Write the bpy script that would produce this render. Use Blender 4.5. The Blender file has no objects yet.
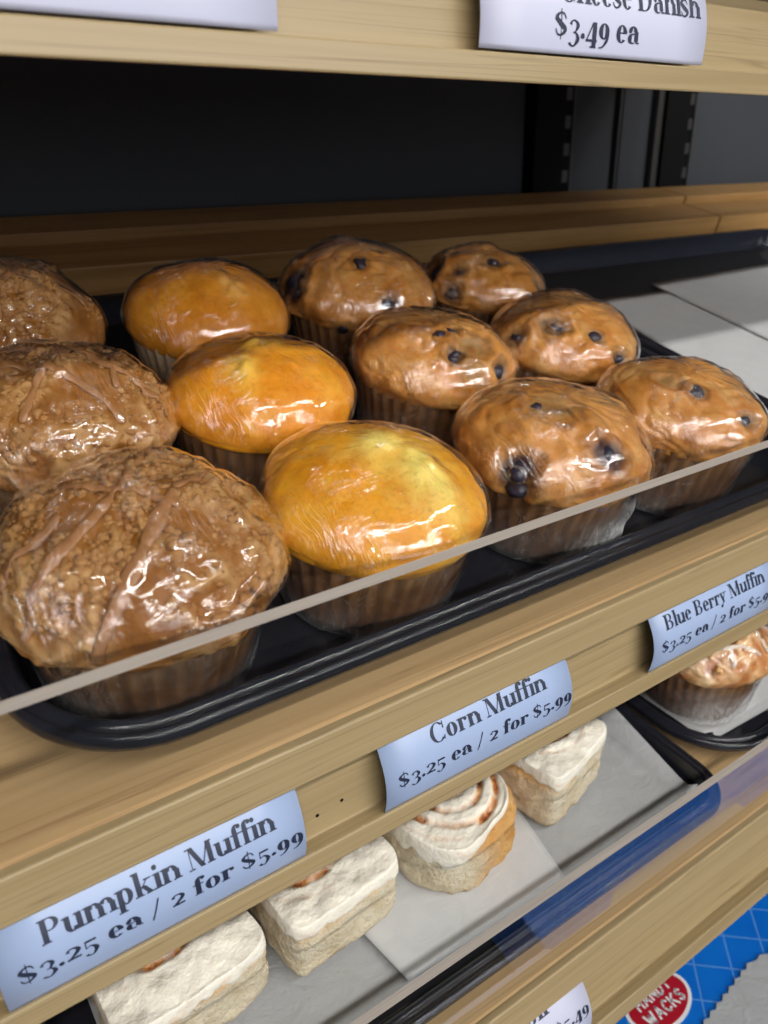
import bpy, bmesh, math, random
import numpy as np
from mathutils import Vector, Matrix, noise
from mathutils.bvhtree import BVHTree

random.seed(7)
C = bpy.context.scene.collection
PI = math.pi
R = math.radians

# ------------------------------------------------------------------ camera frame
F = 740.0
def unit(v):
    v = np.array(v, float)
    return v / np.linalg.norm(v)
XC = unit([1643 - 384, 142 - 512, F])
_a = 50.0
_b = (F * F + (1643 - 384) * _a) / 370.0
ZC = -unit([_a, _b, F])
YC = np.cross(ZC, XC)
RC = np.stack([XC, YC, ZC])
S0 = np.array([0.12787478, 0.20466783, -0.19507335])      # rail corner as seen from the eye
O = Vector((0, 0, 1.05))                                   # that rail corner in the world
EYE = O - Vector(S0)

# ------------------------------------------------------------------ frames of the shelves
def frame(origin, tilt):
    t = R(tilt)
    m = Matrix.Identity(4)
    m.col[1] = (0, math.cos(t), math.sin(t), 0)
    m.col[2] = (0, -math.sin(t), math.cos(t), 0)
    m.translation = origin
    return m
def rail_frame(origin, cant):
    # local x along the rail, local y outwards to the shopper, local z up the face
    c = R(cant)
    m = Matrix.Identity(4)
    m.col[0] = (-1, 0, 0, 0)
    m.col[1] = (0, -math.cos(c), math.sin(c), 0)
    m.col[2] = (0, math.sin(c), math.cos(c), 0)
    m.translation = origin
    return m
OL = O + Vector((0, -0.028, -0.202))
OT = O + Vector((0, 0.0423, 0.2883))
FU, FL, FT = frame(O, 14), frame(OL, 5), frame(OT, 14)
RU, RL, RT = rail_frame(O, 6), rail_frame(OL, 15), rail_frame(OT, 6)

# ------------------------------------------------------------------ object helpers
def link(o, parent=None):
    C.objects.link(o)
    if parent is not None:
        o.parent = parent
    return o
def tag(o, label=None, cat=None, group=None, kind=None):
    if label: o['label'] = label
    if cat: o['category'] = cat
    if group: o['group'] = group
    if kind: o['kind'] = kind
    return o
def empty(name, mat, label, cat, group=None):
    o = bpy.data.objects.new(name, None)
    o.empty_display_size = 0.02
    C.objects.link(o)
    o.matrix_world = mat
    return tag(o, label, cat, group)
def mesh(name, verts, faces, mats, parent=None, smooth=True, midx=None, uvs=None, attrs=None, mat=None):
    me = bpy.data.meshes.new(name)
    me.from_pydata([tuple(v) for v in verts], [], [tuple(f) for f in faces])
    if not isinstance(mats, (list, tuple)): mats = [mats]
    for m in mats: me.materials.append(m)
    if midx is not None:
        me.polygons.foreach_set('material_index', midx)
    me.polygons.foreach_set('use_smooth', [bool(smooth)] * len(me.polygons))
    if attrs:
        for k, vals in attrs.items():
            a = me.attributes.new(k, 'FLOAT', 'POINT')
            a.data.foreach_set('value', [float(x) for x in vals])
    if uvs is not None:
        l = me.uv_layers.new(name='UVMap')
        for lp in me.loops:
            l.data[lp.index].uv = uvs[lp.vertex_index]
    me.update()
    o = bpy.data.objects.new(name, me)
    link(o, parent)
    if mat is not None: o.matrix_world = mat
    return o
class MB:
    def __init__(s): s.v, s.f, s.m = [], [], []
    def add(s, v, f, m=0):
        n = len(s.v); s.v += [tuple(p) for p in v]
        s.f += [tuple(i + n for i in q) for q in f]; s.m += [m] * len(f)
        return s
    def box(s, x0, x1, y0, y1, z0, z1, m=0):
        v = [(x, y, z) for z in (z0, z1) for y in (y0, y1) for x in (x0, x1)]
        return s.add(v, [(0, 2, 3, 1), (4, 5, 7, 6), (0, 1, 5, 4), (2, 6, 7, 3), (0, 4, 6, 2), (1, 3, 7, 5)], m)
    def build(s, name, mats, parent=None, smooth=False, mat=None, bevel=0):
        o = mesh(name, s.v, s.f, mats, parent, smooth, s.m, mat=mat)
        if bevel:
            b = o.modifiers.new('bevel', 'BEVEL'); b.width = bevel; b.segments = 2; b.limit_method = 'ANGLE'; b.angle_limit = R(40)
        return o
def prism(prof, x0, x1):
    # profile of (y, z) points swept along x
    n = len(prof)
    v = [(x0, y, z) for y, z in prof] + [(x1, y, z) for y, z in prof]
    f = [(i, (i + 1) % n, n + (i + 1) % n, n + i) for i in range(n)]
    f += [tuple(range(n))[::-1], tuple(range(n, 2 * n))]
    return v, f
def fix_normals(o):
    bm = bmesh.new(); bm.from_mesh(o.data)
    bmesh.ops.recalc_face_normals(bm, faces=bm.faces)
    bm.to_mesh(o.data); bm.free()
    return o
def fbm(x, y, z, sc, seed=0.0, octv=3):
    return noise.fractal(Vector((x * sc + seed, y * sc + seed * 1.7, z * sc - seed)), 1.0, 2.0, octv)
def nz(x, y, z, sc, seed=0.0):
    return noise.noise(Vector((x * sc + seed, y * sc + seed * 1.7, z * sc - seed)))
def smooth01(a, b, x):
    t = max(0.0, min(1.0, (x - a) / (b - a)))
    return t * t * (3 - 2 * t)

# ------------------------------------------------------------------ materials
def lin(c):
    return tuple(((x / 255 + .055) / 1.055) ** 2.4 if x / 255 > .04045 else x / 255 / 12.92 for x in c) + (1,)
class NT:
    def __init__(s, name):
        s.mat = bpy.data.materials.new(name); s.mat.use_nodes = True
        s.t = s.mat.node_tree; s.t.nodes.clear()
        s.out = s.t.nodes.new('ShaderNodeOutputMaterial')
    def n(s, typ, ins=None, **kw):
        o = s.t.nodes.new('ShaderNode' + typ)
        for k, v in kw.items(): setattr(o, k, v)
        for k, v in (ins or {}).items(): s.set(o, k, v)
        return o
    def set(s, o, k, v):
        sock = o.inputs[k]
        if isinstance(v, bpy.types.NodeSocket): s.t.links.new(v, sock)
        elif isinstance(v, bpy.types.Node): s.t.links.new(v.outputs[0], sock)
        else: sock.default_value = v
    def coord(s, scale=(1, 1, 1), rot=(0, 0, 0), which='Object', vec=None):
        if vec is None: vec = s.n('TexCoord').outputs[which]
        return s.n('Mapping', {'Vector': vec, 'Scale': scale, 'Rotation': rot})
    def noise(s, vec, scale, detail=3, rough=.5, dist=0):
        return s.n('TexNoise', {'Vector': vec, 'Scale': scale, 'Detail': detail, 'Roughness': rough, 'Distortion': dist})
    def ramp(s, fac, stops):
        r = s.n('ValToRGB', {'Fac': fac}); e = r.color_ramp.elements
        while len(e) < len(stops): e.new(.5)
        for el, (p, c) in zip(e, stops):
            el.position = p; el.color = c if len(c) == 4 else tuple(c) + (1,)
        return r
    def mix(s, fac, a, b, mode='MIX'):
        m = s.n('Mix', data_type='RGBA', blend_type=mode)
        s.set(m, 0, fac); s.set(m, 6, a); s.set(m, 7, b)
        return m.outputs[2]
    def math(s, op, a, b=0.0, c=None, clamp=False):
        m = s.n('Math', operation=op, use_clamp=clamp)
        s.set(m, 0, a); s.set(m, 1, b)
        if c is not None: s.set(m, 2, c)
        return m.outputs[0]
    def attr(s, name): return s.n('Attribute', attribute_name=name).outputs['Fac']
    def bump(s, h, strength=.3, dist=.001, normal=None):
        i = {'Height': h, 'Strength': strength, 'Distance': dist}
        if normal is not None: i['Normal'] = normal
        return s.n('Bump', i).outputs[0]
    def bsdf(s, color, rough=.5, normal=None, **kw):
        b = s.n('BsdfPrincipled', {'Base Color': color, 'Roughness': rough})
        if normal is not None: s.set(b, 'Normal', normal)
        for k, v in kw.items(): s.set(b, k.replace('_', ' '), v)
        return b
    def schlick(s, normal=None):
        f = s.n('LayerWeight', {'Normal': normal} if normal is not None else {}).outputs['Facing']
        return s.math('MULTIPLY_ADD', s.math('POWER', f, 5.0), .94, .045)
    def done(s, sh):
        s.t.links.new(sh.outputs[0] if isinstance(sh, bpy.types.Node) else sh, s.out.inputs['Surface'])
        return s.mat

def wood_mat(name, light, mid, dark, rough=.38, seed=0.0):
    m = NT(name)
    tc = m.n('TexCoord').outputs['Object']
    mp = m.n('Mapping', {'Vector': tc, 'Scale': (.9, 26, 34), 'Location': (seed, seed * .7, seed * .3)})
    n1 = m.noise(mp, 3.0, 4, .55, .6)
    mp2 = m.n('Mapping', {'Vector': tc, 'Scale': (1.6, 170, 210), 'Location': (seed, 0, 0)})
    n2 = m.noise(mp2, 3.0, 3, .6)
    mp3 = m.n('Mapping', {'Vector': tc, 'Scale': (1.1, 60, 90), 'Location': (seed * 2, 1, 0)})
    n3 = m.noise(mp3, 2.2, 2, .5, .8)
    base = m.ramp(n1.outputs[0], [(.30, lin(mid)), (.55, lin(light)), (.75, lin(mid))])
    line = m.ramp(n3.outputs[0], [(.485, (0, 0, 0, 1)), (.505, (1, 1, 1, 1)), (.525, (0, 0, 0, 1))])
    c = m.mix(m.math('MULTIPLY', line.outputs[0], .45), base.outputs[0], lin(dark))
    c = m.mix(m.math('MULTIPLY', n2.outputs[0], .22), c, lin(dark))
    r = m.math('MULTIPLY_ADD', n2.outputs[0], .18, rough - .09)
    return m.done(m.bsdf(c, r, m.bump(n2.outputs[0], .12, .0006)))
WOOD = wood_mat('maple_wood', (200, 168, 124), (184, 151, 107), (132, 98, 62))
WOOD2 = wood_mat('shaded_maple_rail', (168, 148, 110), (154, 134, 96), (104, 86, 58), seed=3.1)  # same maple as the boards, base darkened to carry the rails' shade
WOOD3 = wood_mat('maple_step_wood', (182, 142, 88), (160, 120, 70), (104, 72, 36), .45, seed=5.7)

def plain(name, col, rough=.5, metal=0.0, **kw):
    m = NT(name)
    nn = m.noise(m.coord(), 60, 3)
    c = m.mix(m.math('MULTIPLY', nn.outputs[0], .12), lin(col), (0, 0, 0, 1))
    return m.done(m.bsdf(c, rough, Metallic=metal, **kw))
PANEL = plain('charcoal_panel', (54, 57, 63), .6)
BLACKM = plain('black_enamel', (9, 9, 10), .55, Specular_IOR_Level=.15)
STEEL = plain('dull_steel', (104, 102, 100), .4, .9)

def tray_mat():
    m = NT('dark_tray_plastic')
    co = m.coord()
    n1 = m.noise(co, 900, 2); n2 = m.noise(co, 40, 4)
    c = m.mix(n2.outputs[0], lin((25, 27, 35)), lin((37, 39, 48)))
    return m.done(m.bsdf(c, m.math('MULTIPLY_ADD', n2.outputs[0], .10, .10), m.bump(n1.outputs[0], .06, .0003)))
TRAY = tray_mat()
def grip_mat():
    m = NT('non_slip_tray_floor')
    v = m.n('TexVoronoi', {'Vector': m.coord(), 'Scale': 190.0, 'Randomness': .1})
    h = m.ramp(v.outputs['Distance'], [(.25, (1, 1, 1, 1)), (.5, (0, 0, 0, 1))])
    return m.done(m.bsdf(lin((24, 24, 26)), .5, m.bump(h.outputs[0], .7, .0012)))
GRIP = grip_mat()

def paper_mat(name, col, crease=.35):
    m = NT(name)
    co = m.coord()
    n1 = m.noise(co, 55, 5, .65, .8); n2 = m.noise(co, 600, 3)
    c = m.mix(n1.outputs[0], lin(col), lin(tuple(min(255, x + 18) for x in col)))
    h = m.math('ADD', n1.outputs[0], m.math('MULTIPLY', n2.outputs[0], .15))
    b = m.bsdf(c, .55, m.bump(h, crease, .002))
    return m.done(b)
PAPER = paper_mat('parchment', (160, 162, 164), .6)
PAPER2 = paper_mat('bleached_parchment', (190, 192, 194), .35)
CARD = None
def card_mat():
    m = NT('blue_tinted_card')
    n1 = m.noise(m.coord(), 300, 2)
    c = m.mix(m.math('MULTIPLY', n1.outputs[0], .1), lin((160, 178, 212)), lin((138, 158, 198)))  # blue cast of the daylight is mixed into the card's base colour
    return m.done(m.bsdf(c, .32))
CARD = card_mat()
def white_card_mat():
    m = NT('white_card')
    n1 = m.noise(m.coord(), 300, 2)
    c = m.mix(m.math('MULTIPLY', n1.outputs[0], .1), lin((196, 198, 220)), lin((182, 184, 208)))
    return m.done(m.bsdf(c, .4))
CARDW = white_card_mat()
INK = plain('navy_ink', (34, 42, 66), .5)

def acrylic_mats():
    m = NT('clear_acrylic')
    fr = m.schlick()
    tr = m.n('BsdfTransparent', {'Color': (.97, .975, .97, 1)})
    gl = m.n('BsdfGlossy', {'Color': (1, 1, 1, 1), 'Roughness': .02})
    fac = fr
    a = m.done(m.n('MixShader', {0: fac, 1: tr, 2: gl}))
    m = NT('sawn_acrylic_edge')
    n1 = m.noise(m.coord((6, 500, 500)), 3, 3)
    c = m.mix(n1.outputs[0], lin((150, 142, 134)), lin((192, 182, 172)))
    e = m.done(m.bsdf(c, .25, m.bump(n1.outputs[0], .2, .0005)))
    return a, e
ACRYL, EDGE = acrylic_mats()

def liner_mat(name, top, low):
    m = NT(name)
    tc = m.n('TexCoord').outputs['Object']
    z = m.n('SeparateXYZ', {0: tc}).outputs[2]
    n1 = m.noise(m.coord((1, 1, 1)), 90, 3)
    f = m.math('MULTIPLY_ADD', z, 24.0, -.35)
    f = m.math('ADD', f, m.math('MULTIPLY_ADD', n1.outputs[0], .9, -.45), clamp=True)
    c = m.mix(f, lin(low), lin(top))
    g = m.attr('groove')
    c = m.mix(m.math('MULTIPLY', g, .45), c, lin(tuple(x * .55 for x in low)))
    return m.done(m.bsdf(c, .6))
LINER_P = liner_mat('pumpkin_liner_paper', (158, 122, 84), (110, 70, 36))  # brown liner tones deepened, with the shade beneath the domes put in
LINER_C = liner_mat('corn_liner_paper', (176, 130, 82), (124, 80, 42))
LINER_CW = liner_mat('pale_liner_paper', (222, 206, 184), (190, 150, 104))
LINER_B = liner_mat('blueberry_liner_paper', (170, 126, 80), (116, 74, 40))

def crust_mat(name, c0, c1, c2, pale, stain, rough=.5, fine=420, bumpd=.0006):
    m = NT(name)
    co = m.n('TexCoord').outputs['Object']
    n1 = m.noise(co, 38, 4, .6); n2 = m.noise(co, fine, 4, .65); n3 = m.noise(co, 130, 3, .6)
    base = m.ramp(n1.outputs[0], [(.32, lin(c0)), (.5, lin(c1)), (.68, lin(c2))])
    c = m.mix(m.math('MULTIPLY', n3.outputs[0], .35), base.outputs[0], lin(c0))
    pf = m.math('MULTIPLY_ADD', m.math('ADD', n3.outputs[0], -.5), .9, m.attr('pale'))
    pf = m.math('MULTIPLY', pf, m.math('GREATER_THAN', m.attr('pale'), .02), clamp=True)
    c = m.mix(pf, c, lin(pale))
    sf = m.math('MULTIPLY_ADD', m.math('ADD', n3.outputs[0], -.5), .7, m.attr('stain'))
    sf = m.math('MULTIPLY', sf, m.math('GREATER_THAN', m.attr('stain'), .02), clamp=True)
    c = m.mix(sf, c, lin(stain))
    c = m.mix(m.math('MULTIPLY', m.ramp(n2.outputs[0], [(.30, (1, 1, 1, 1)), (.48, (0, 0, 0, 1))]).outputs[0], .3), c, lin(tuple(x * .62 for x in c0)))
    h = m.math('ADD', m.math('MULTIPLY', n2.outputs[0], .5), n3.outputs[0])
    b = m.bsdf(c, rough, m.bump(h, .5, bumpd), Subsurface_Weight=.12, Subsurface_Radius=(.004, .002, .001), Subsurface_Scale=1.0)
    return m.done(b)
CORN = crust_mat('corn_muffin_crust', (212, 130, 20), (232, 154, 30), (242, 172, 46), (240, 196, 82), (150, 80, 20))
CORN_D = crust_mat('browned_corn_crust', (208, 126, 24), (230, 152, 36), (238, 170, 54), (236, 178, 84), (140, 70, 20))
CORN_Y = crust_mat('yellow_corn_crust', (218, 140, 22), (234, 164, 34), (240, 182, 52), (246, 222, 116), (170, 90, 20))
BLUE = crust_mat('blueberry_muffin_crust', (182, 114, 44), (206, 144, 70), (218, 162, 90), (234, 196, 128), (58, 26, 18), .42)
PUMP = crust_mat('pumpkin_muffin_crust', (132, 80, 22), (152, 98, 34), (168, 118, 56), (192, 150, 94), (100, 56, 18), .6, 300, .0012)
def crumb_mat():
    m = NT('streusel_crumb')
    co = m.n('TexCoord').outputs['Object']
    n1 = m.noise(co, 70, 3); n2 = m.noise(co, 700, 4, .7)
    c = m.ramp(n1.outputs[0], [(.3, lin((164, 112, 54))), (.5, lin((186, 138, 82))), (.7, lin((198, 154, 98)))])
    c = m.mix(m.math('MULTIPLY', n2.outputs[0], .5), c.outputs[0], lin((146, 96, 46)))
    return m.done(m.bsdf(c, .75, m.bump(n2.outputs[0], .8, .0012)))
CRUMB = crumb_mat()
def glaze_mat(name, col, rough=.3):
    m = NT(name)
    n1 = m.noise(m.n('TexCoord').outputs['Object'], 200, 3)
    c = m.mix(n1.outputs[0], lin(col), lin(tuple(x * .82 for x in col)))
    return m.done(m.bsdf(c, rough, m.bump(n1.outputs[0], .2, .0005)))
def pale_crumb():
    m = NT('pale_streusel_chunk')
    n1 = m.noise(m.n('TexCoord').outputs['Object'], 120, 4)
    c = m.ramp(n1.outputs[0], [(.32, lin((206, 140, 76))), (.5, lin((236, 196, 130))), (.66, lin((248, 228, 184)))])
    return m.done(m.bsdf(c, .5, m.bump(n1.outputs[0], .5, .001)))
PALECRUMB = pale_crumb()
GLAZE = glaze_mat('caramel_glaze', (172, 122, 78))
WICING = glaze_mat('white_drizzle', (244, 226, 208))
def berry_mat():
    m = NT('baked_blueberry')
    n1 = m.noise(m.n('TexCoord').outputs['Object'], 300, 4)
    c = m.mix(n1.outputs[0], lin((20, 18, 30)), lin((58, 54, 72)))
    return m.done(m.bsdf(c, .35, m.bump(n1.outputs[0], .5, .0008)))
BERRY = berry_mat()

def wrap_mat(name, rot, haze=.03):
    m = NT(name)
    tc = m.n('TexCoord').outputs['Object']
    w = m.noise(tc, 28, 2)
    off = m.n('VectorMath', {0: w.outputs[1], 1: (.02, .02, .02)}, operation='MULTIPLY')
    v = m.n('VectorMath', {0: tc, 1: off.outputs[0]}, operation='ADD')
    mp = m.n('Mapping', {'Vector': v.outputs[0], 'Rotation': (0, 0, rot), 'Scale': (480, 40, 60)})
    n1 = m.noise(mp, 1.0, 3, .6)
    mp2 = m.n('Mapping', {'Vector': v.outputs[0], 'Rotation': (0, .5, rot + .9), 'Scale': (46, 400, 110)})
    n2 = m.noise(mp2, 1.0, 2, .6)
    ridge = m.math('ABSOLUTE', m.math('ADD', n1.outputs[0], -.5))
    ridge2 = m.math('ABSOLUTE', m.math('ADD', n2.outputs[0], -.5))
    crease = m.ramp(ridge, [(0.0, (1, 1, 1, 1)), (.06, (0, 0, 0, 1))])
    crease2 = m.ramp(ridge2, [(0.0, (1, 1, 1, 1)), (.045, (0, 0, 0, 1))])
    patch = m.ramp(m.noise(tc, 42, 3).outputs[0], [(.50, (0, 0, 0, 1)), (.66, (1, 1, 1, 1))])
    patch2 = m.ramp(m.noise(tc, 55, 3, .5, 1.0).outputs[0], [(.54, (0, 0, 0, 1)), (.68, (1, 1, 1, 1))])
    cf = m.math('ADD', m.math('MULTIPLY', crease.outputs[0], patch.outputs[0]), m.math('MULTIPLY', crease2.outputs[0], patch2.outputs[0]), clamp=True)
    h = m.math('ADD', ridge, m.math('MULTIPLY', ridge2, .8))
    nrm = m.bump(cf, 1.0, .0004, m.bump(h, 1.0, .00022))
    fr = m.schlick()
    tr = m.n('BsdfTransparent', {'Color': (.985, .985, .985, 1)})
    gl = m.n('BsdfGlossy', {'Color': (1, 1, 1, 1), 'Roughness': .045, 'Normal': nrm})
    fac = m.math('MULTIPLY_ADD', fr, 1.9, m.math('MULTIPLY', cf, .05), clamp=True)
    s0 = m.n('MixShader', {0: fac, 1: tr, 2: gl})
    gl2 = m.n('BsdfGlossy', {'Color': (1, 1, 1, 1), 'Roughness': .30, 'Normal': nrm})
    cc = m.n('CombineColor', {0: m.math('MULTIPLY', cf, .30), 1: m.math('MULTIPLY', cf, .30), 2: m.math('MULTIPLY', cf, .30)})
    m.set(gl2, 'Color', cc)
    s1 = m.n('AddShader', {0: s0, 1: gl2})
    df = m.n('BsdfDiffuse', {'Color': (.9, .9, .9, 1)})
    hz = m.math('ADD', m.math('MULTIPLY', cf, .05), m.math('MULTIPLY', m.attr('bunch'), m.math('MULTIPLY_ADD', h, 2.2, .22)), clamp=True)
    s2 = m.n('MixShader', {0: hz, 1: s1, 2: df})
    return m.done(s2)
WRAPS = [wrap_mat('cling_film_%s' % n, r) for n, r in (('lengthwise', .3), ('crosswise', 1.7), ('diagonal', 2.6))]

def bread_mat():
    m = NT('cinnamon_roll_bread')
    tc = m.n('TexCoord').outputs['Object']
    n1 = m.noise(tc, 60, 4, .6); n2 = m.noise(tc, 420, 4, .7)
    c = m.ramp(n1.outputs[0], [(.35, lin((214, 196, 160))), (.6, lin((228, 216, 190)))])
    c = m.mix(m.attr('gold'), c.outputs[0], m.ramp(n1.outputs[0], [(.3, lin((196, 134, 64))), (.7, lin((224, 176, 108)))]).outputs[0])
    pit = m.ramp(n2.outputs[0], [(.34, (1, 1, 1, 1)), (.46, (0, 0, 0, 1))])
    c = m.mix(m.math('MULTIPLY', pit.outputs[0], .35), c, lin((150, 116, 70)))
    return m.done(m.bsdf(c, .7, m.bump(m.math('ADD', n2.outputs[0], n1.outputs[0]), .8, .0025)))
BREAD = bread_mat()
def icing_mat():
    m = NT('cream_cheese_icing')
    tc = m.n('TexCoord').outputs['Object']
    n1 = m.noise(tc, 90, 4, .6); n2 = m.noise(tc, 240, 3)
    c = m.mix(n1.outputs[0], lin((250, 246, 234)), lin((238, 230, 212)))
    s = m.math('MULTIPLY_ADD', m.math('ADD', n1.outputs[0], -.5), 1.4, m.attr('swirl'))
    s = m.math('MULTIPLY', s, m.math('GREATER_THAN', m.attr('swirl'), .03), clamp=True)
    cin = m.ramp(n2.outputs[0], [(.36, lin((150, 82, 44))), (.5, lin((206, 140, 78))), (.64, lin((228, 176, 116)))])
    c = m.mix(s, c, cin.outputs[0])
    return m.done(m.bsdf(c, .42, m.bump(m.math('ADD', n1.outputs[0], m.math('MULTIPLY', n2.outputs[0], .4)), .6, .003), Subsurface_Weight=.1, Subsurface_Radius=(.003, .003, .002), Subsurface_Scale=1.0))
ICING = icing_mat()
def blue_pack_mat():
    m = NT('blue_printed_board')
    tc = m.n('TexCoord').outputs['Object']
    def lines(rot, sc):
        mp = m.n('Mapping', {'Vector': tc, 'Rotation': (0, 0, rot), 'Scale': (sc, sc, sc)})
        x = m.n('SeparateXYZ', {0: mp}).outputs[0]
        f = m.math('FRACT', x)
        return m.math('LESS_THAN', f, .045)
    l = m.math('MAXIMUM', lines(.75, 34), lines(-.85, 34))
    n1 = m.noise(tc, 30, 3)
    c = m.mix(n1.outputs[0], lin((0, 92, 196)), lin((18, 118, 216)))
    c = m.mix(m.math('MULTIPLY', l, .3), c, lin((150, 200, 245)))
    return m.done(m.bsdf(c, .3, m.bump(n1.outputs[0], .3, .004)))
BLUEPACK = blue_pack_mat()
RED = plain('maroon_print', (176, 22, 44), .35)
WHITEP = plain('white_print', (236, 238, 240), .4)
FLOORM = plain('grey_vinyl_tile', (84, 80, 76), .5)

# ------------------------------------------------------------------ lettering: an old-style serif drawn stroke by stroke
T, TH, SH = .165, .055, .045
def g_rect(x0, y0, x1, y1, n=1):
    return [[(x0, y0 + (y1 - y0) * i / n), (x1, y0 + (y1 - y0) * i / n), (x1, y0 + (y1 - y0) * (i + 1) / n), (x0, y0 + (y1 - y0) * (i + 1) / n)] for i in range(n)]
def g_para(xb, yb, xt, yt, w, n=4):
    q = []
    for i in range(n):
        a, b = i / n, (i + 1) / n
        xa, xb_ = xb + (xt - xb) * a, xb + (xt - xb) * b
        ya, yb_ = yb + (yt - yb) * a, yb + (yt - yb) * b
        q.append([(xa, ya), (xa + w, ya), (xb_ + w, yb_), (xb_, yb_)])
    return q
def g_ring(cx, cy, rx, ry, t=T, th=TH, a0=0, a1=360, n=22):
    q = []
    k = max(4, int(n * abs(a1 - a0) / 360))
    for i in range(k):
        p, r_ = R(a0 + (a1 - a0) * i / k), R(a0 + (a1 - a0) * (i + 1) / k)
        q.append([(cx + rx * math.cos(p), cy + ry * math.sin(p)), (cx + rx * math.cos(r_), cy + ry * math.sin(r_)),
                  (cx + (rx - t) * math.cos(r_), cy + (ry - th) * math.sin(r_)), (cx + (rx - t) * math.cos(p), cy + (ry - th) * math.sin(p))])
    return q
def g_dot(cx, cy, r, n=12):
    return [[(cx + r * math.cos(2 * PI * i / n), cy + r * math.sin(2 * PI * i / n)) for i in range(n)]]
def g_stroke(pts, n=18):
    # Catmull-Rom through (x, y, width)
    P = [pts[0]] + list(pts) + [pts[-1]]
    s = []
    for i in range(1, len(P) - 2):
        for j in range(n // (len(pts) - 1) + 2):
            t = j / (n // (len(pts) - 1) + 2)
            s.append([.5 * (2 * P[i][k] + (P[i + 1][k] - P[i - 1][k]) * t + (2 * P[i - 1][k] - 5 * P[i][k] + 4 * P[i + 1][k] - P[i + 2][k]) * t * t + (3 * P[i][k] - P[i - 1][k] - 3 * P[i + 1][k] + P[i + 2][k]) * t ** 3) for k in range(3)])
    s.append(list(pts[-1]))
    L, Rr = [], []
    for i, (x, y, w) in enumerate(s):
        a, b = s[max(0, i - 1)], s[min(len(s) - 1, i + 1)]
        dx, dy = b[0] - a[0], b[1] - a[1]
        d = math.hypot(dx, dy) or 1
        L.append((x - dy / d * w / 2, y + dx / d * w / 2)); Rr.append((x + dy / d * w / 2, y - dx / d * w / 2))
    return [[Rr[i], Rr[i + 1], L[i + 1], L[i]] for i in range(len(s) - 1)]
def g_foot(x, y=0, w=T, e=.055): return g_rect(x - e, y, x + w + e, y + SH)
def g_flag(x, y, e=.06): return [[(x - e, y - SH), (x + .02, y - SH), (x + .02, y), (x - e, y - .012)]]
def g_stem(x, y0, y1, foot=True, flag=True, head=False):
    q = g_rect(x, y0, x + T, y1, 4)
    if foot: q += g_foot(x, y0)
    if flag: q += g_flag(x, y1)
    if head: q += g_foot(x, y1 - SH)
    return q
def g_arch(x): return g_ring(x + .14, .30, .215, .185, T, .05, 0, 165)
CAP, XH, ASC, DSC = .70, .48, .74, -.23
def S_shape(w, h, y0=0.0):
    return g_stroke([(w * .90, y0 + h * .72, .035), (w * .74, y0 + h * .94, .05), (w * .42, y0 + h * .96, .06), (w * .14, y0 + h * .76, .12), (w * .46, y0 + h * .52, .15), (w * .86, y0 + h * .27, .12), (w * .58, y0 + h * .03, .06), (w * .24, y0 + h * .05, .05), (w * .08, y0 + h * .28, .035)], 40)
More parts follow.
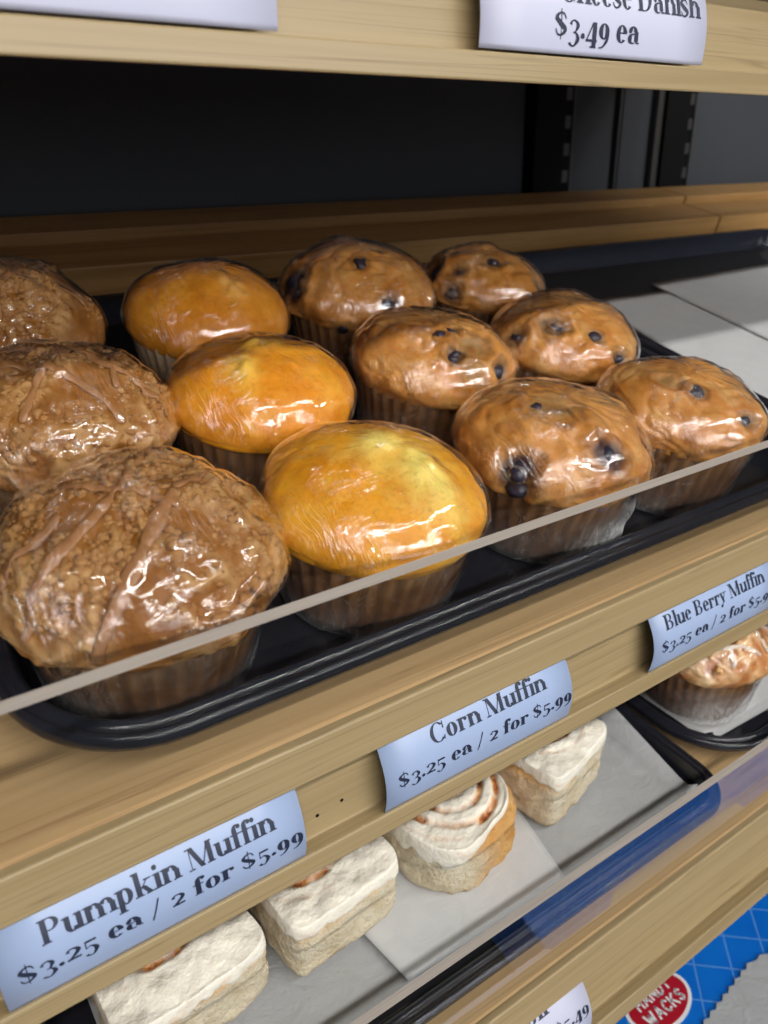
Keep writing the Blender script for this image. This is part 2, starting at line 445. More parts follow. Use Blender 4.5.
def glyph(ch):
    if ch == ' ': return [], .24
    if ch == 'l': return g_stem(.06, 0, ASC), .25
    if ch == 'i': return g_stem(.06, 0, XH) + g_dot(.12, .65, .078), .25
    if ch == 'n': return g_stem(.06, 0, XH) + g_arch(.185) + g_stem(.415, 0, .32, True, False), .60
    if ch == 'm': return g_stem(.06, 0, XH) + g_arch(.185) + g_stem(.415, 0, .32, True, False) + g_arch(.54) + g_stem(.77, 0, .32, True, False), .95
    if ch == 'h': return g_stem(.06, 0, ASC) + g_arch(.185) + g_stem(.415, 0, .32, True, False), .60
    if ch == 'u': return g_stem(.06, .16, XH, False) + g_ring(.26, .175, .20, .185, T, .05, 180, 345) + g_stem(.40, 0, XH, True), .60
    if ch == 'r': return g_stem(.06, 0, XH) + g_ring(.30, .31, .15, .17, .05, .06, 60, 170) + g_dot(.37, .40, .075), .46
    if ch == 'p': return g_stem(.06, DSC, XH) + g_ring(.29, .24, .235, .25, T, .045, -150, 150), .56
    if ch == 'k': return g_stem(.06, 0, ASC) + g_para(.18, .20, .40, .44, .05) + g_para(.42, 0, .22, .29, .15) + g_rect(.34, 0, .63, SH) + g_rect(.33, XH - SH, .56, XH), .61
    if ch == 'o': return g_ring(.27, .24, .235, .255, T, .035), .54
    if ch == 'e': return g_ring(.25, .24, .225, .255, T, .035, 8, 318, 26) + g_rect(.13, .245, .45, .285), .49
    if ch == 'c': return g_ring(.25, .24, .225, .255, T, .035, 50, 318, 26) + g_dot(.38, .37, .07), .47
    if ch == 'a': return g_rect(.31, .06, .31 + T, .34, 3) + g_ring(.24, .32, .195, .175, T, .04, 0, 165) + g_dot(.12, .35, .07) + g_ring(.20, .135, .17, .145, T, .04, 60, 300) + g_rect(.2, .25, .33, .29) + g_rect(.2, -.005, .32, .035) + g_ring(.46, .07, .10, .075, .07, .04, 180, 330), .54
    if ch == 's': return S_shape(.40, .48), .43
    if ch == 'f': return g_rect(.08, 0, .08 + T, .56, 4) + g_foot(.08) + g_rect(0, XH - SH, .34, XH) + g_ring(.25, .55, .17, .20, T, .045, 60, 180) + g_dot(.33, .67, .072), .35
    if ch == 'y': return g_para(.20, 0, .04, XH, .14) + g_para(.10, -.16, .40, XH, .05, 6) + g_rect(-.02, XH - SH, .27, XH) + g_rect(.31, XH - SH, .55, XH) + g_dot(.08, -.15, .078), .54
    if ch == 'P': return g_stem(.09, 0, CAP, True, False, True) + g_ring(.34, .515, .26, .185, .14, .036, -90, 90) + g_rect(.2, .664, .36, CAP) + g_rect(.2, .33, .36, .366), .65
    if ch == 'R': return g_stem(.09, 0, CAP, True, False, True) + g_ring(.34, .525, .25, .175, .14, .036, -90, 90) + g_rect(.2, .664, .36, CAP) + g_rect(.2, .35, .36, .386) + g_para(.50, 0, .33, .37, .15) + g_rect(.46, 0, .72, SH), .70
    if ch == 'B': return g_stem(.09, 0, CAP, True, False, True) + g_ring(.34, .53, .24, .17, .13, .036, -90, 90) + g_ring(.36, .19, .27, .19, .14, .036, -90, 90) + g_rect(.2, .664, .36, CAP) + g_rect(.2, .352, .38, .39) + g_rect(.2, 0, .38, .036), .69
    if ch == 'D': return g_stem(.09, 0, CAP, True, False, True) + g_ring(.34, .35, .37, .35, .15, .036, -90, 90) + g_rect(.2, .664, .36, CAP) + g_rect(.2, 0, .36, .036), .77
    if ch == 'C': return g_ring(.38, .35, .34, .365, .15, .036, 42, 318, 28) + [[(.60, .44), (.66, .44), (.66, .70), (.63, .70)], [(.60, .17), (.66, .19), (.62, .0), (.59, .05)]], .71
    if ch == 'M': return g_rect(.12, 0, .15, CAP, 3) + g_foot(.08, 0, .1) + g_rect(.02, CAP - SH, .22, CAP) + g_para(.42, 0, .10, CAP, .16) + g_para(.46, 0, .74, CAP, .045) + g_stem(.70, 0, CAP, True, False, False) + g_rect(.72, CAP - SH, .90, CAP), .93
    if ch == 'S': return S_shape(.5, .70), .55
    if ch == '$': return S_shape(.46, .62, .04) + g_rect(.225, -.06, .255, .76, 6), .52
    if ch == '.': return g_dot(.11, .075, .08), .22
    if ch == '/': return g_para(.0, -.12, .26, .74, .05, 6), .36
    if ch == '2': return g_stroke([(.08, .36, .12), (.12, .45, .06), (.25, .475, .05), (.38, .36, .13), (.24, .17, .09), (.06, .03, .05)], 26) + g_rect(.04, 0, .42, .085), .47
    if ch == '3': return g_stroke([(.08, .36, .11), (.13, .45, .05), (.26, .47, .05), (.36, .34, .12), (.26, .17, .04), (.18, .15, .03)], 24) + g_stroke([(.2, .16, .03), (.32, .12, .06), (.38, -.04, .13), (.24, -.21, .05), (.10, -.17, .06), (.08, -.12, .11)], 24), .46
    if ch == '4': return g_rect(.27, -.22, .27 + T, .48, 4) + g_para(.02, -.03, .27, .48, .05) + g_rect(.02, -.055, .47, .01) + g_rect(.2, -.22, .45, -.22 + SH), .49
    if ch == '5': return g_rect(.08, .40, .40, .48) + g_rect(.08, .16, .115, .48, 2) + g_stroke([(.10, .17, .03), (.24, .22, .05), (.37, .04, .13), (.25, -.20, .05), (.11, -.17, .06), (.08, -.11, .11)], 28), .46
    if ch == '9': return g_ring(.25, .26, .215, .225, T, .035) + g_stroke([(.41, .24, .11), (.38, .02, .10), (.24, -.16, .06), (.08, -.20, .03)], 18), .50
    return [], .3
def text_polys(s):
    q, x = [], 0.0
    for ch in s:
        g, w = glyph(ch)
        q += [[(px + x, py) for px, py in poly] for poly in g]
        x += w
    return q, x
SANS = {  # block capitals for the round badge
    'H': ([(0, 0), (0, 1)], [(.6, 0), (.6, 1)], [(0, .5), (.6, .5)]), 'A': ([(0, 0), (.33, 1), (.66, 0)], [(.14, .34), (.52, .34)]),
    'N': ([(0, 0), (0, 1), (.6, 0), (.6, 1)],), 'D': ([(0, 0), (0, 1), (.3, 1), (.56, .75), (.56, .25), (.3, 0), (0, 0)],),
    'Y': ([(0, 1), (.32, .5), (.64, 1)], [(.32, .5), (.32, 0)]), 'W': ([(0, 1), (.22, 0), (.44, .8), (.66, 0), (.88, 1)],),
    'C': ([(.58, .8), (.36, 1), (.12, .86), (0, .5), (.12, .14), (.36, 0), (.58, .2)],), 'K': ([(0, 0), (0, 1)], [(.56, 1), (.04, .46)], [(.2, .6), (.6, 0)]),
    'S': ([(.5, .82), (.28, 1), (.04, .8), (.12, .58), (.42, .42), (.5, .2), (.26, 0), (0, .18)],)}
def block_text(s, wd=.2):
    q, x = [], 0.0
    for ch in s:
        mx = 0
        for line in SANS[ch]:
            for (a, b), (c, d) in zip(line, line[1:]):
                dx, dy = c - a, d - b; L = math.hypot(dx, dy)
                ux, uy = dx / L * wd / 2, dy / L * wd / 2
                q.append([(x + a - ux * .6 + uy, b - uy * .6 - ux), (x + c + ux * .6 + uy, d + uy * .6 - ux), (x + c + ux * .6 - uy, d + uy * .6 + ux), (x + a - ux * .6 - uy, b - uy * .6 + ux)])
            mx = max(mx, max(p[0] for p in line))
        x += mx + wd + .12
    return q, x - .12 - wd

# ------------------------------------------------------------------ shell: back panel, floor
def struct(o): o['kind'] = 'structure'; return o
YB = O.y + .548
b = MB().box(-1.2, .572, YB, YB + .03, 0, 2.1); struct(b.build('wall_back', PANEL))
b = MB().box(.655, .735, YB + .004, YB + .03, 0, 2.1).box(.752, .808, YB + .004, YB + .03, 0, 2.1)
struct(b.build('trim_1', PANEL))
b = MB().box(.89, 2.4, YB, YB + .03, 0, 2.1); struct(b.build('wall_back', PANEL))
b = MB().box(-1.2, 2.4, YB + .031, YB + .05, 0, 2.1); struct(b.build('trim_2', BLACKM))
b = MB().box(-3, 5, -5, YB + .05, -.05, 0); struct(b.build('floor', FLOORM))

def upright(x0, x1, label, strip_left):
    e = empty('shelf_upright', Matrix.Translation((0, 0, 0)), label, 'shelf upright', 'slotted uprights')
    MB().box(x0, x1 - .02, YB - .012, YB + .03, 0, 2.05).build('post', BLACKM, e, bevel=.001)
    s = MB().box(x1 - .019, x1, YB - .006, YB + .03, 0, 2.05)
    o = s.build('slot_strip', BLACKM, e)
    q = MB()
    z = 1.05
    while z < 1.6:
        q.box(x1 - .0175, x1 - .0075, YB - .0085, YB - .0055, z, z + .014)
        z += .031
    q.box(x1 - .0035, x1 - .001, YB - .008, YB - .0055, 1.0, 2.05)
    q.build('slot_lip', STEEL, o)
    if strip_left:
        MB().box(x0 - .013, x0 - .001, YB - .006, YB + .03, 0, 2.05).build('steel_edge', STEEL, e)
    return e
upright(.580, .650, 'black slotted steel upright left of the two on the dark back panel', False)
upright(.822, .890, 'black slotted steel upright right of the two, beside a steel edge', True)
t = MB().box(.7365, .7395, YB - .004, YB + .03, 0, 2.05).build('panel_joint_strip', STEEL)
tag(t, 'thin steel joint strip between the two black slotted uprights', 'joint strip')

# ------------------------------------------------------------------ shelves
def rail_profile():
    # (out, up): top corner at 0,0
    return [(0, 0), (0, -.0182), (-.008, -.0182), (-.008, -.0514), (0, -.0514), (0, -.0614), (-.022, -.0555), (-.022, 0)]
HOLES = ((-.0319, .0420), (-.0201, .0405))
def shelf(name, FR, RR, x0, x1, depth, label, group, acr=.066, steps=True, ax=(None, None), acr_t=.0048, holes=()):
    e = empty(name, FR, label, 'shelf', group)
    IF = FR.inverted()
    v, f = prism(rail_profile(), -x1, -x0)
    o = mesh('price_rail', v, f, WOOD2, e, False)
    o.matrix_parent_inverse = Matrix.Identity(4); o.matrix_basis = IF @ RR
    fix_normals(o)
    bv = o.modifiers.new('bevel', 'BEVEL'); bv.width = .0009; bv.segments = 2
    for u_, s_ in holes:
        m = MB()
        n_ = 12
        m.add([(-u_ + .0008 * math.cos(2 * PI * k / n_), -.00785, -s_ + .0008 * math.sin(2 * PI * k / n_)) for k in range(n_)], [tuple(range(n_))])
        m.build('nail_hole', BLACKM, o)
    # board behind the acrylic groove
    v, f = prism([(.0045, -.0015), (depth, -.0015), (depth, -.022), (.0215, -.022), (.0215, -.012), (.0045, -.012)], x0, x1)
    fix_normals(mesh('shelf_board', v, f, WOOD, e, False))
    if steps:
        MB().box(x0, x1, .440, .4995, -.0012, .035).build('back_step', WOOD3, e, bevel=.001)
        MB().box(x0, x1,   .500, .548, -.0012, .0445).build('back_step', WOOD3, e, bevel=.001)
    if acr:
        a0, a1 = ax
        m = MB()
        v = [(x, y, z) for z in (.0, acr) for y in (.0052, .0052 + acr_t) for x in (a0, a1)]
        m.add(v, [(0, 1, 5, 4), (2, 6, 7, 3), (0, 2, 3, 1)], 0)
        m.add(v, [(4, 5, 7, 6), (0, 4, 6, 2), (1, 3, 7, 5)], 1)
        g = m.build('acrylic_guard', [ACRYL, EDGE], e)
        g['label'] = 'clear acrylic guard with a sawn pale top edge'
    return e
shelf('display_shelf', FT, RT, -.6, .80, .44, 'top maple shelf whose rail carries the cheese danish price tag', 'maple display shelves', None, False)
shelf('display_shelf', FU, RU, -.6, .80, .545, 'middle maple shelf holding the muffin trays behind an acrylic guard', 'maple display shelves', .066, True, (-.30, .79), holes=HOLES)
shelf('display_shelf', FL, RL, -.6, .80, .42, 'lower maple shelf holding the cinnamon rolls behind an acrylic guard', 'maple display shelves', .067, False, (-.50, .79), .0042)
shelf('display_shelf', FU, RU, .803, 1.7, .545, 'neighbouring maple shelf beyond the joint, behind the empty tray', 'maple display shelves', None, True)
# ------------------------------------------------------------------ trays
def rrect(x0, x1, y0, y1, r, n=10):
    p = []
    for cx, cy, a in ((x1 - r, y1 - r, 0), (x0 + r, y1 - r, 90), (x0 + r, y0 + r, 180), (x1 - r, y0 + r, 270)):
        for i in range(n + 1):
            t = R(a + 90 * i / n)
            p.append((cx + r * math.cos(t), cy + r * math.sin(t)))
    return p
def tray(FR, x0, x1, y0, y1, r, h, label, base=TRAY, inset=.0155):
    e = empty('baking_tray', FR @ Matrix.Translation(((x0 + x1) / 2, (y0 + y1) / 2, 0)), label, 'tray', 'dark plastic trays')
    cx, cy = (x0 + x1) / 2, (y0 + y1) / 2
    prof = [(.014, .0006), (.006, h - .009), (.0035, h - .0085), (.0008, h - .0075), (0, h - .005), (.0006, h - .0025), (.0018, h - .0008), (.0034, h - .0012), (.0047, h - .0022), (.0060, h - .0014), (.0074, h), (.0090, h - .0004), (.0104, h - .0022), (inset - .0035, .0065), (inset - .0015, .0036), (inset + .002, .0026)]
    V, Fc, mi = [], [], []
    rings = []
    for d, z in prof:
        loop = rrect(x0 + d - cx, x1 - d - cx, y0 + d - cy, y1 - d - cy, max(r - d, .006))
        rings.append(range(len(V), len(V) + len(loop)))
        V += [(x, y, z) for x, y in loop]
    n = len(rings[0])
    for a, b_ in zip(rings, rings[1:]):
        for i in range(n):
            Fc.append((a[i], b_[i], b_[(i + 1) % n], a[(i + 1) % n])); mi.append(0)
    o = mesh('tray_rim', V, Fc, [TRAY], e, True, mi)
    fix_normals(o)
    lo = list(rrect(x0 + .0145 - cx, x1 - .0145 - cx, y0 + .0145 - cy, y1 - .0145 - cy, max(r - .0145, .006)))
    V2 = [(x, y, .0026) for x, y in lo] + [(x, y, .0006) for x, y in lo]
    F2 = [tuple(range(n)), tuple(range(2 * n - 1, n - 1, -1))] + [(i, n + i, n + (i + 1) % n, (i + 1) % n) for i in range(n)]
    fix_normals(mesh('tray_floor', V2, F2, [base], e, False))
    return e
tray(FU, -.1310, .3715, .0112, .418, .055, .0225, 'dark plastic tray under the twelve wrapped muffins')
tray(FU, .3755, .90, .0112, .418, .045, .024, 'empty black tray with a bumpy dark floor, right of the muffin tray', GRIP)
tray(FL, -.160, .2685, .0125, .37, .03, .018, 'dark plastic tray under the cinnamon rolls', TRAY, .0155)
tray(FL, .2735, .72, .030, .37, .060, .018, 'black tray with rounded corner under the drizzled muffin', TRAY, .0155)

def sheet(FR, corners, label, mat, seed, z=.0032, amp=.0012, rim=None, n=26):
    # corners: front-left, front-right, back-right, back-left in shelf coordinates
    (ax, ay), (bx, by), (cx, cy), (dx, dy) = corners
    V, Fc = [], []
    for j in range(n + 1):
        for i in range(n + 1):
            s, t_ = i / n, j / n
            x = (ax * (1 - s) + bx * s) * (1 - t_) + (dx * (1 - s) + cx * s) * t_
            y = (ay * (1 - s) + by * s) * (1 - t_) + (dy * (1 - s) + cy * s) * t_
            zz = z + amp * (.5 + .5 * nz(x, y, 0, 24, seed)) + amp * .5 * abs(nz(x, y, 0, 60, seed))
            if rim: zz += rim(x, y)
            V.append((x, y, zz))
    for j in range(n):
        for i in range(n):
            a = j * (n + 1) + i
            Fc.append((a, a + 1, a + n + 2, a + n + 1))
    c = sum(corners_v[0] for corners_v in corners) / 4, sum(corners_v[1] for corners_v in corners) / 4
    V = [(x - c[0], y - c[1], z_) for x, y, z_ in V]
    o = mesh('parchment_sheet', V, Fc, mat)
    o.matrix_world = FR @ Matrix.Translation((c[0], c[1], 0))
    s = o.modifiers.new('thickness', 'SOLIDIFY'); s.thickness = .00025; s.offset = 1
    return tag(o, label, 'parchment', 'parchment sheets')
def rim_lift(x0, x1, y0, y1, h, r):
    def f(x, y):
        dx, dy = min(x - x0, x1 - x), min(y - y0, y1 - y)
        d = r - math.hypot(r - dx, r - dy) if dx < r and dy < r else min(dx, dy)
        return h * max(0, min(1, (.0195 - d) / .007))
    return f
L1 = rim_lift(-.160, .2685, .0125, .37, .0175, .03)
sheet(FL, ((-.125, .033), (.250, .0325), (.268, .30), (-.14, .30)), 'grey parchment sheet lining the tray under the cinnamon rolls', PAPER, 2.0, .0036, .0012, L1, 40)
sheet(FL, ((.014, .036), (.128, .034), (.150, .150), (-.008, .150)), 'paler parchment piece beneath the round-sided cinnamon roll', PAPER2, 4.0, .0080, .0006, L1)
L2 = rim_lift(.2735, .72, .030, .37, .0175, .06)
sheet(FL, ((.302, .058), (.52, .050), (.52, .30), (.292, .30)), 'pale parchment sheet beneath the drizzled muffin', PAPER2, 6.0, .0036, .0010, L2)
L3 = rim_lift(.3755, .90, .0112, .418, .0235, .045)
sheet(FU, ((.400, .05), (.60, .04), (.62, .318), (.447, .318)), 'white parchment sheet on the empty tray, nearest the muffins', PAPER2, 8.0, .0036, .0012, L3)
sheet(FU, ((.535, .04), (.86, .04), (.86, .345), (.555, .335)), 'white parchment sheet on the empty tray, overlapping at its far right', PAPER2, 9.0, .0052, .0010, None)

# ------------------------------------------------------------------ muffins
def dome_profile(t, Rm, H, wm, rl, wl):
    if t < .8:
        a = t / .8 * PI / 2
        return Rm * math.sin(a) ** .92, wm + (H - wm) * (math.cos(a) ** .95 if math.cos(a) > 0 else 0)
    a = (t - .8) / .2 * PI / 2
    return rl + (Rm - rl) * math.cos(a), wm - (wm - wl) * math.sin(a)
def build_top(kind, Rm, H, wm, seed, berries, patches=(), nr=56, nt=120, flat=0.0):
    if kind == 'pump': nr, nt = 100, 210
    V, pale, stain = [], [], []
    for i in range(nr + 1):
        t = max(i / nr, .0001)
        for j in range(nt):
            th = 2 * PI * j / nt
            r, w = dome_profile(t, Rm, H, wm, Rm - .0038, wm - .007)
            x, y = r * math.cos(th), r * math.sin(th)
            n = Vector((x / Rm ** 2, y / Rm ** 2, max(w - wm, -.004) / (H - wm) ** 2)).normalized()
            p = s = 0.0
            edge = smooth01(1.0, .78, t)
            if kind.startswith('corn'):
                d = .0016 * fbm(x, y, w, 30, seed) + .0005 * fbm(x, y, w, 110, seed) + .0022 * nz(x, y, 0, 18, seed + 9)
                q = fbm(x, y, w, 42, seed + 4)
                ridge = 0.0
                for (px_, py_, rx_, ry_) in patches:
                    ridge = max(ridge, math.exp(-((x - px_ + .005 * nz(x, y, 0, 60, seed)) / rx_) ** 2 - ((y - py_ + .005 * nz(x, y, 0, 60, seed + 5)) / ry_) ** 2))
                p = min(1, ridge * 1.15 + .25 * max(0, q) * edge)
                d += ridge * (.0022 + .0024 * nz(x, y, w, 150, seed))
                s = .8 * smooth01(.86, 1.0, t) * .4
            elif kind == 'blue':
                warp = Vector((x + .008 * nz(x, y, w, 40, seed), y + .008 * nz(x, y, w, 40, seed + 5), w))
                d = .0034 * fbm(warp.x, warp.y, warp.z, 36, seed) + .0034 * nz(x, y, 0, 24, seed + 9)
                f = abs(nz(warp.x, warp.y, warp.z, 55, seed + 2))
                d -= .0015 * math.exp(-(f / .06) ** 2) * edge + .0004 * fbm(x, y, w, 200, seed)
                p = .6 * max(0, nz(x, y, w, 60, seed + 11)) * edge
            else:
                b1 = 1 - 2.2 * abs(nz(x, y, w, 95, seed + 1)); b2 = 1 - 2.2 * abs(nz(x, y, w, 230, seed + 2))
                cov = smooth01(-.25, .15, nz(x, y, 0, 40, seed + 8)) * edge
                d = .0026 * fbm(x, y, w, 46, seed) + cov * (.0017 * b1 + .0011 * b2 + .0007 * nz(x, y, w, 420, seed)) - .0002
                p = .75 * cov * smooth01(.1, .9, b1)
                s = .35 * max(0, fbm(x, y, w, 70, seed + 6)) * (1 - cov)
            for (bx, by, bz, br, cr, hole) in berries:
                dd = (Vector((x, y, w)) - Vector((bx, by, bz))).length
                if cr > 0 and dd < cr * 2.2:
                    wob = 1 + .25 * nz(x, y, w, 130, seed + bx * 100)
                    d -= hole * smooth01(cr * wob, cr * .35, dd)
                    d += hole * .45 * math.exp(-((dd - cr * 1.15 * wob) / (cr * .28)) ** 2)
                    s = max(s, (1.0 if hole > .0025 else .8 if br > 0 else .5) * smooth01(cr * 1.05 * wob, cr * .55, dd))
                    p = max(p, .5 * math.exp(-((dd - cr * .55) / (cr * .25)) ** 2)) if hole < .0026 else p * .4
                    s = max(s, .5 * math.exp(-((dd - cr * 1.0 * wob) / (cr * .16)) ** 2))
            d *= smooth01(1.0, .86, t)
            V.append((x + n.x * d, y + n.y * d, w + n.z * d)); pale.append(p); stain.append(s)
    Fc = []
    for i in range(nr):
        for j in range(nt):
            a, b_ = i * nt + j, i * nt + (j + 1) % nt
            Fc.append((a, a + nt, b_ + nt, b_))
    Fc.append(tuple(range(nt)))
    return V, Fc, pale, stain
def build_liner(h=.0425, rb=.0385, rt=.0472, flutes=38, seed=0.0):
    nt, nh = flutes * 6, 8
    V, g = [], []
    for i in range(nh + 1):
        s = i / nh
        for j in range(nt):
            th = 2 * PI * j / nt
            ph = (j % 6) / 6
            tri = abs(ph - .5) * 2
            am = .0004 + .0017 * s
            r = rb + (rt - rb) * (s ** .85) + am * (tri - .5) + .0008 * nz(math.cos(th), math.sin(th), s, 2.2, seed)
            z = .0005 + h * s
            if i == nh: z += .0012 * tri + .0014 * nz(math.cos(th), math.sin(th), 0, 3, seed)
            V.append((r * math.cos(th), r * math.sin(th), z)); g.append((1 - tri) * min(1, .3 + s))
    Fc = [(i * nt + j, i * nt + (j + 1) % nt, (i + 1) * nt + (j + 1) % nt, (i + 1) * nt + j) for i in range(nh) for j in range(nt)]
    Fc.append(tuple(range(nt))[::-1])
    return V, Fc, g
def build_wrap(bvh, Rm, H, wm, seed, slack, baggy=None, nr=84, nt=132, lift=.0012):
    V, bun = [], []
    nb = int(nr * .62)
    for i in range(nr + 1):
        for j in range(nt):
            th = 2 * PI * j / nt
            c, s_ = math.cos(th), math.sin(th)
            bg = 0.0
            if i <= nb:
                t = i / nb * .80
                r, w = dome_profile(max(t, .0001), Rm, H, wm, Rm - .0038, wm - .007)
                q = min(1, i / nb)
            else:
                q = (i - nb) / (nr - nb)
                r = Rm + (.0402 - Rm) * q ** .62; w = wm - (wm - .0012) * q
                if baggy:
                    bg = max(0, math.cos(th - baggy[0])) ** 3 * smooth01(.15, .6, q) * baggy[1]
                    r += .005 * bg
            n = Vector((c * r / Rm ** 2, s_ * r / Rm ** 2, max(w - wm, -.001) / (H - wm) ** 2)).normalized() if i <= nb else Vector((c, s_, 0))
            x, y = r * c, r * s_
            # stretched film: lies on the crust's bumps with fine puckers
            st = th * 1.0 + .5 * nz(x, y, w, 30, seed)
            puck = abs(nz(math.cos(st) * 6 + x * 60, math.sin(st) * 6 + y * 60, w * 25, 1.0, seed + 2))
            d = lift + .0011 * (.5 - puck)
            if i > nb: d += .0010 * abs(nz(c * 9, s_ * 9, w * 40, 1, seed)) * (1 + 2.0 * bg) + .003 * bg * nz(x, y, w, 110, seed)
            p = Vector((x, y, w))
            far = p + n * .02
            hit = bvh.ray_cast(far, -n, .03) if i <= nb else (None,)
            if hit[0] is not None:
                dist = (hit[0] - p).dot(n)
                d += max(dist, -.0004) + slack
            else: d += slack
            V.append(p + n * d); bun.append(bg * 1.0 + (.12 + .40 * max(0, nz(c * 2, s_ * 2, w * 30, 1, seed + 4))) * smooth01(.35, 1.0, q if i > nb else 0))
    # relax so the film spans the hollows
    arr = np.array([tuple(v) for v in V]).reshape(nr + 1, nt, 3)
    for _ in range(2):
        sm = (np.roll(arr, 1, 1) + np.roll(arr, -1, 1)) / 2
        up = arr.copy(); up[1:-1] = (arr[:-2] + arr[2:]) / 2
        arr2 = .5 * arr + .25 * sm + .25 * up
        arr[1:] = arr2[1:]
    V = arr.reshape(-1, 3).tolist()
    Fc = [(i * nt + j, (i + 1) * nt + j, (i + 1) * nt + (j + 1) % nt, i * nt + (j + 1) % nt) for i in range(nr) for j in range(nt)]
    Fc.append(tuple(range(nt)))
    return V, Fc, bun
def tube_on(bvh, pts, rad, seed, lift=.0006, zc=.03):
    # a ribbon of icing lying on a dome, pts are (x, y) seen from above or (x, y, z)
    P = []
    for k in range(len(pts) - 1):
        a, b_ = Vector(pts[k]), Vector(pts[k + 1])
        m = max(2, int((b_ - a).length / .0016))
        for j in range(m): P.append(a.lerp(b_, j / m))
    P.append(Vector(pts[-1]))
    for _ in range(3):
        P = [P[0]] + [(P[i - 1] + P[i] * 2 + P[i + 1]) / 4 for i in range(1, len(P) - 1)] + [P[-1]]
    S = []
    cen = Vector((0, 0, zc))
    for i, p in enumerate(P):
        d = (p - cen).normalized()
        h = bvh.ray_cast(cen + d * .12, -d, .12)
        if h[0] is not None: S.append((h[0], h[1] if h[1].dot(d) > 0 else d))
    if len(S) < 3: return [], []
    V, Fc, m = [], [], 8
    for i, (p, n) in enumerate(S):
        a, b_ = S[max(0, i - 1)][0], S[min(len(S) - 1, i + 1)][0]
        tg = (b_ - a).normalized(); sd = tg.cross(n).normalized(); n2 = sd.cross(tg)
        w = rad * 1.3 * (1 + .6 * nz(p.x, p.y, p.z, 130, seed)) * (.55 if i in (0, len(S) - 1) else 1)
        for k in range(m):
            t = 2 * PI * k / m
            V.append(p + sd * w * math.cos(t) + n2 * (w * .36 * math.sin(t) + lift))
    for i in range(len(S) - 1):
        for k in range(m):
            a = i * m + k; b_ = i * m + (k + 1) % m
            Fc.append((a, b_, b_ + m, a + m))
    Fc.append(tuple(range(m))[::-1]); Fc.append(tuple(range(len(V) - m, len(V))))
    return V, Fc
_ICO = None
def ico(sub=2):
    bm = bmesh.new(); bmesh.ops.create_icosphere(bm, subdivisions=sub, radius=1)
    v = [tuple(x.co) for x in bm.verts]; f = [tuple(y.index for y in x.verts) for x in bm.faces]
    bm.free(); return v, f
ICO1, ICO2 = ico(1), ico(2)
def lump(mb, c, r, seed, rough=.35, squash=1.0, tpl=None):
    v, f = tpl or ICO1
    q = []
    for p in v:
        k = r * (1 + rough * nz(p[0], p[1], p[2], 1.6, seed))
        q.append((c[0] + p[0] * k, c[1] + p[1] * k, c[2] + p[2] * k * squash))
    mb.add(q, f)

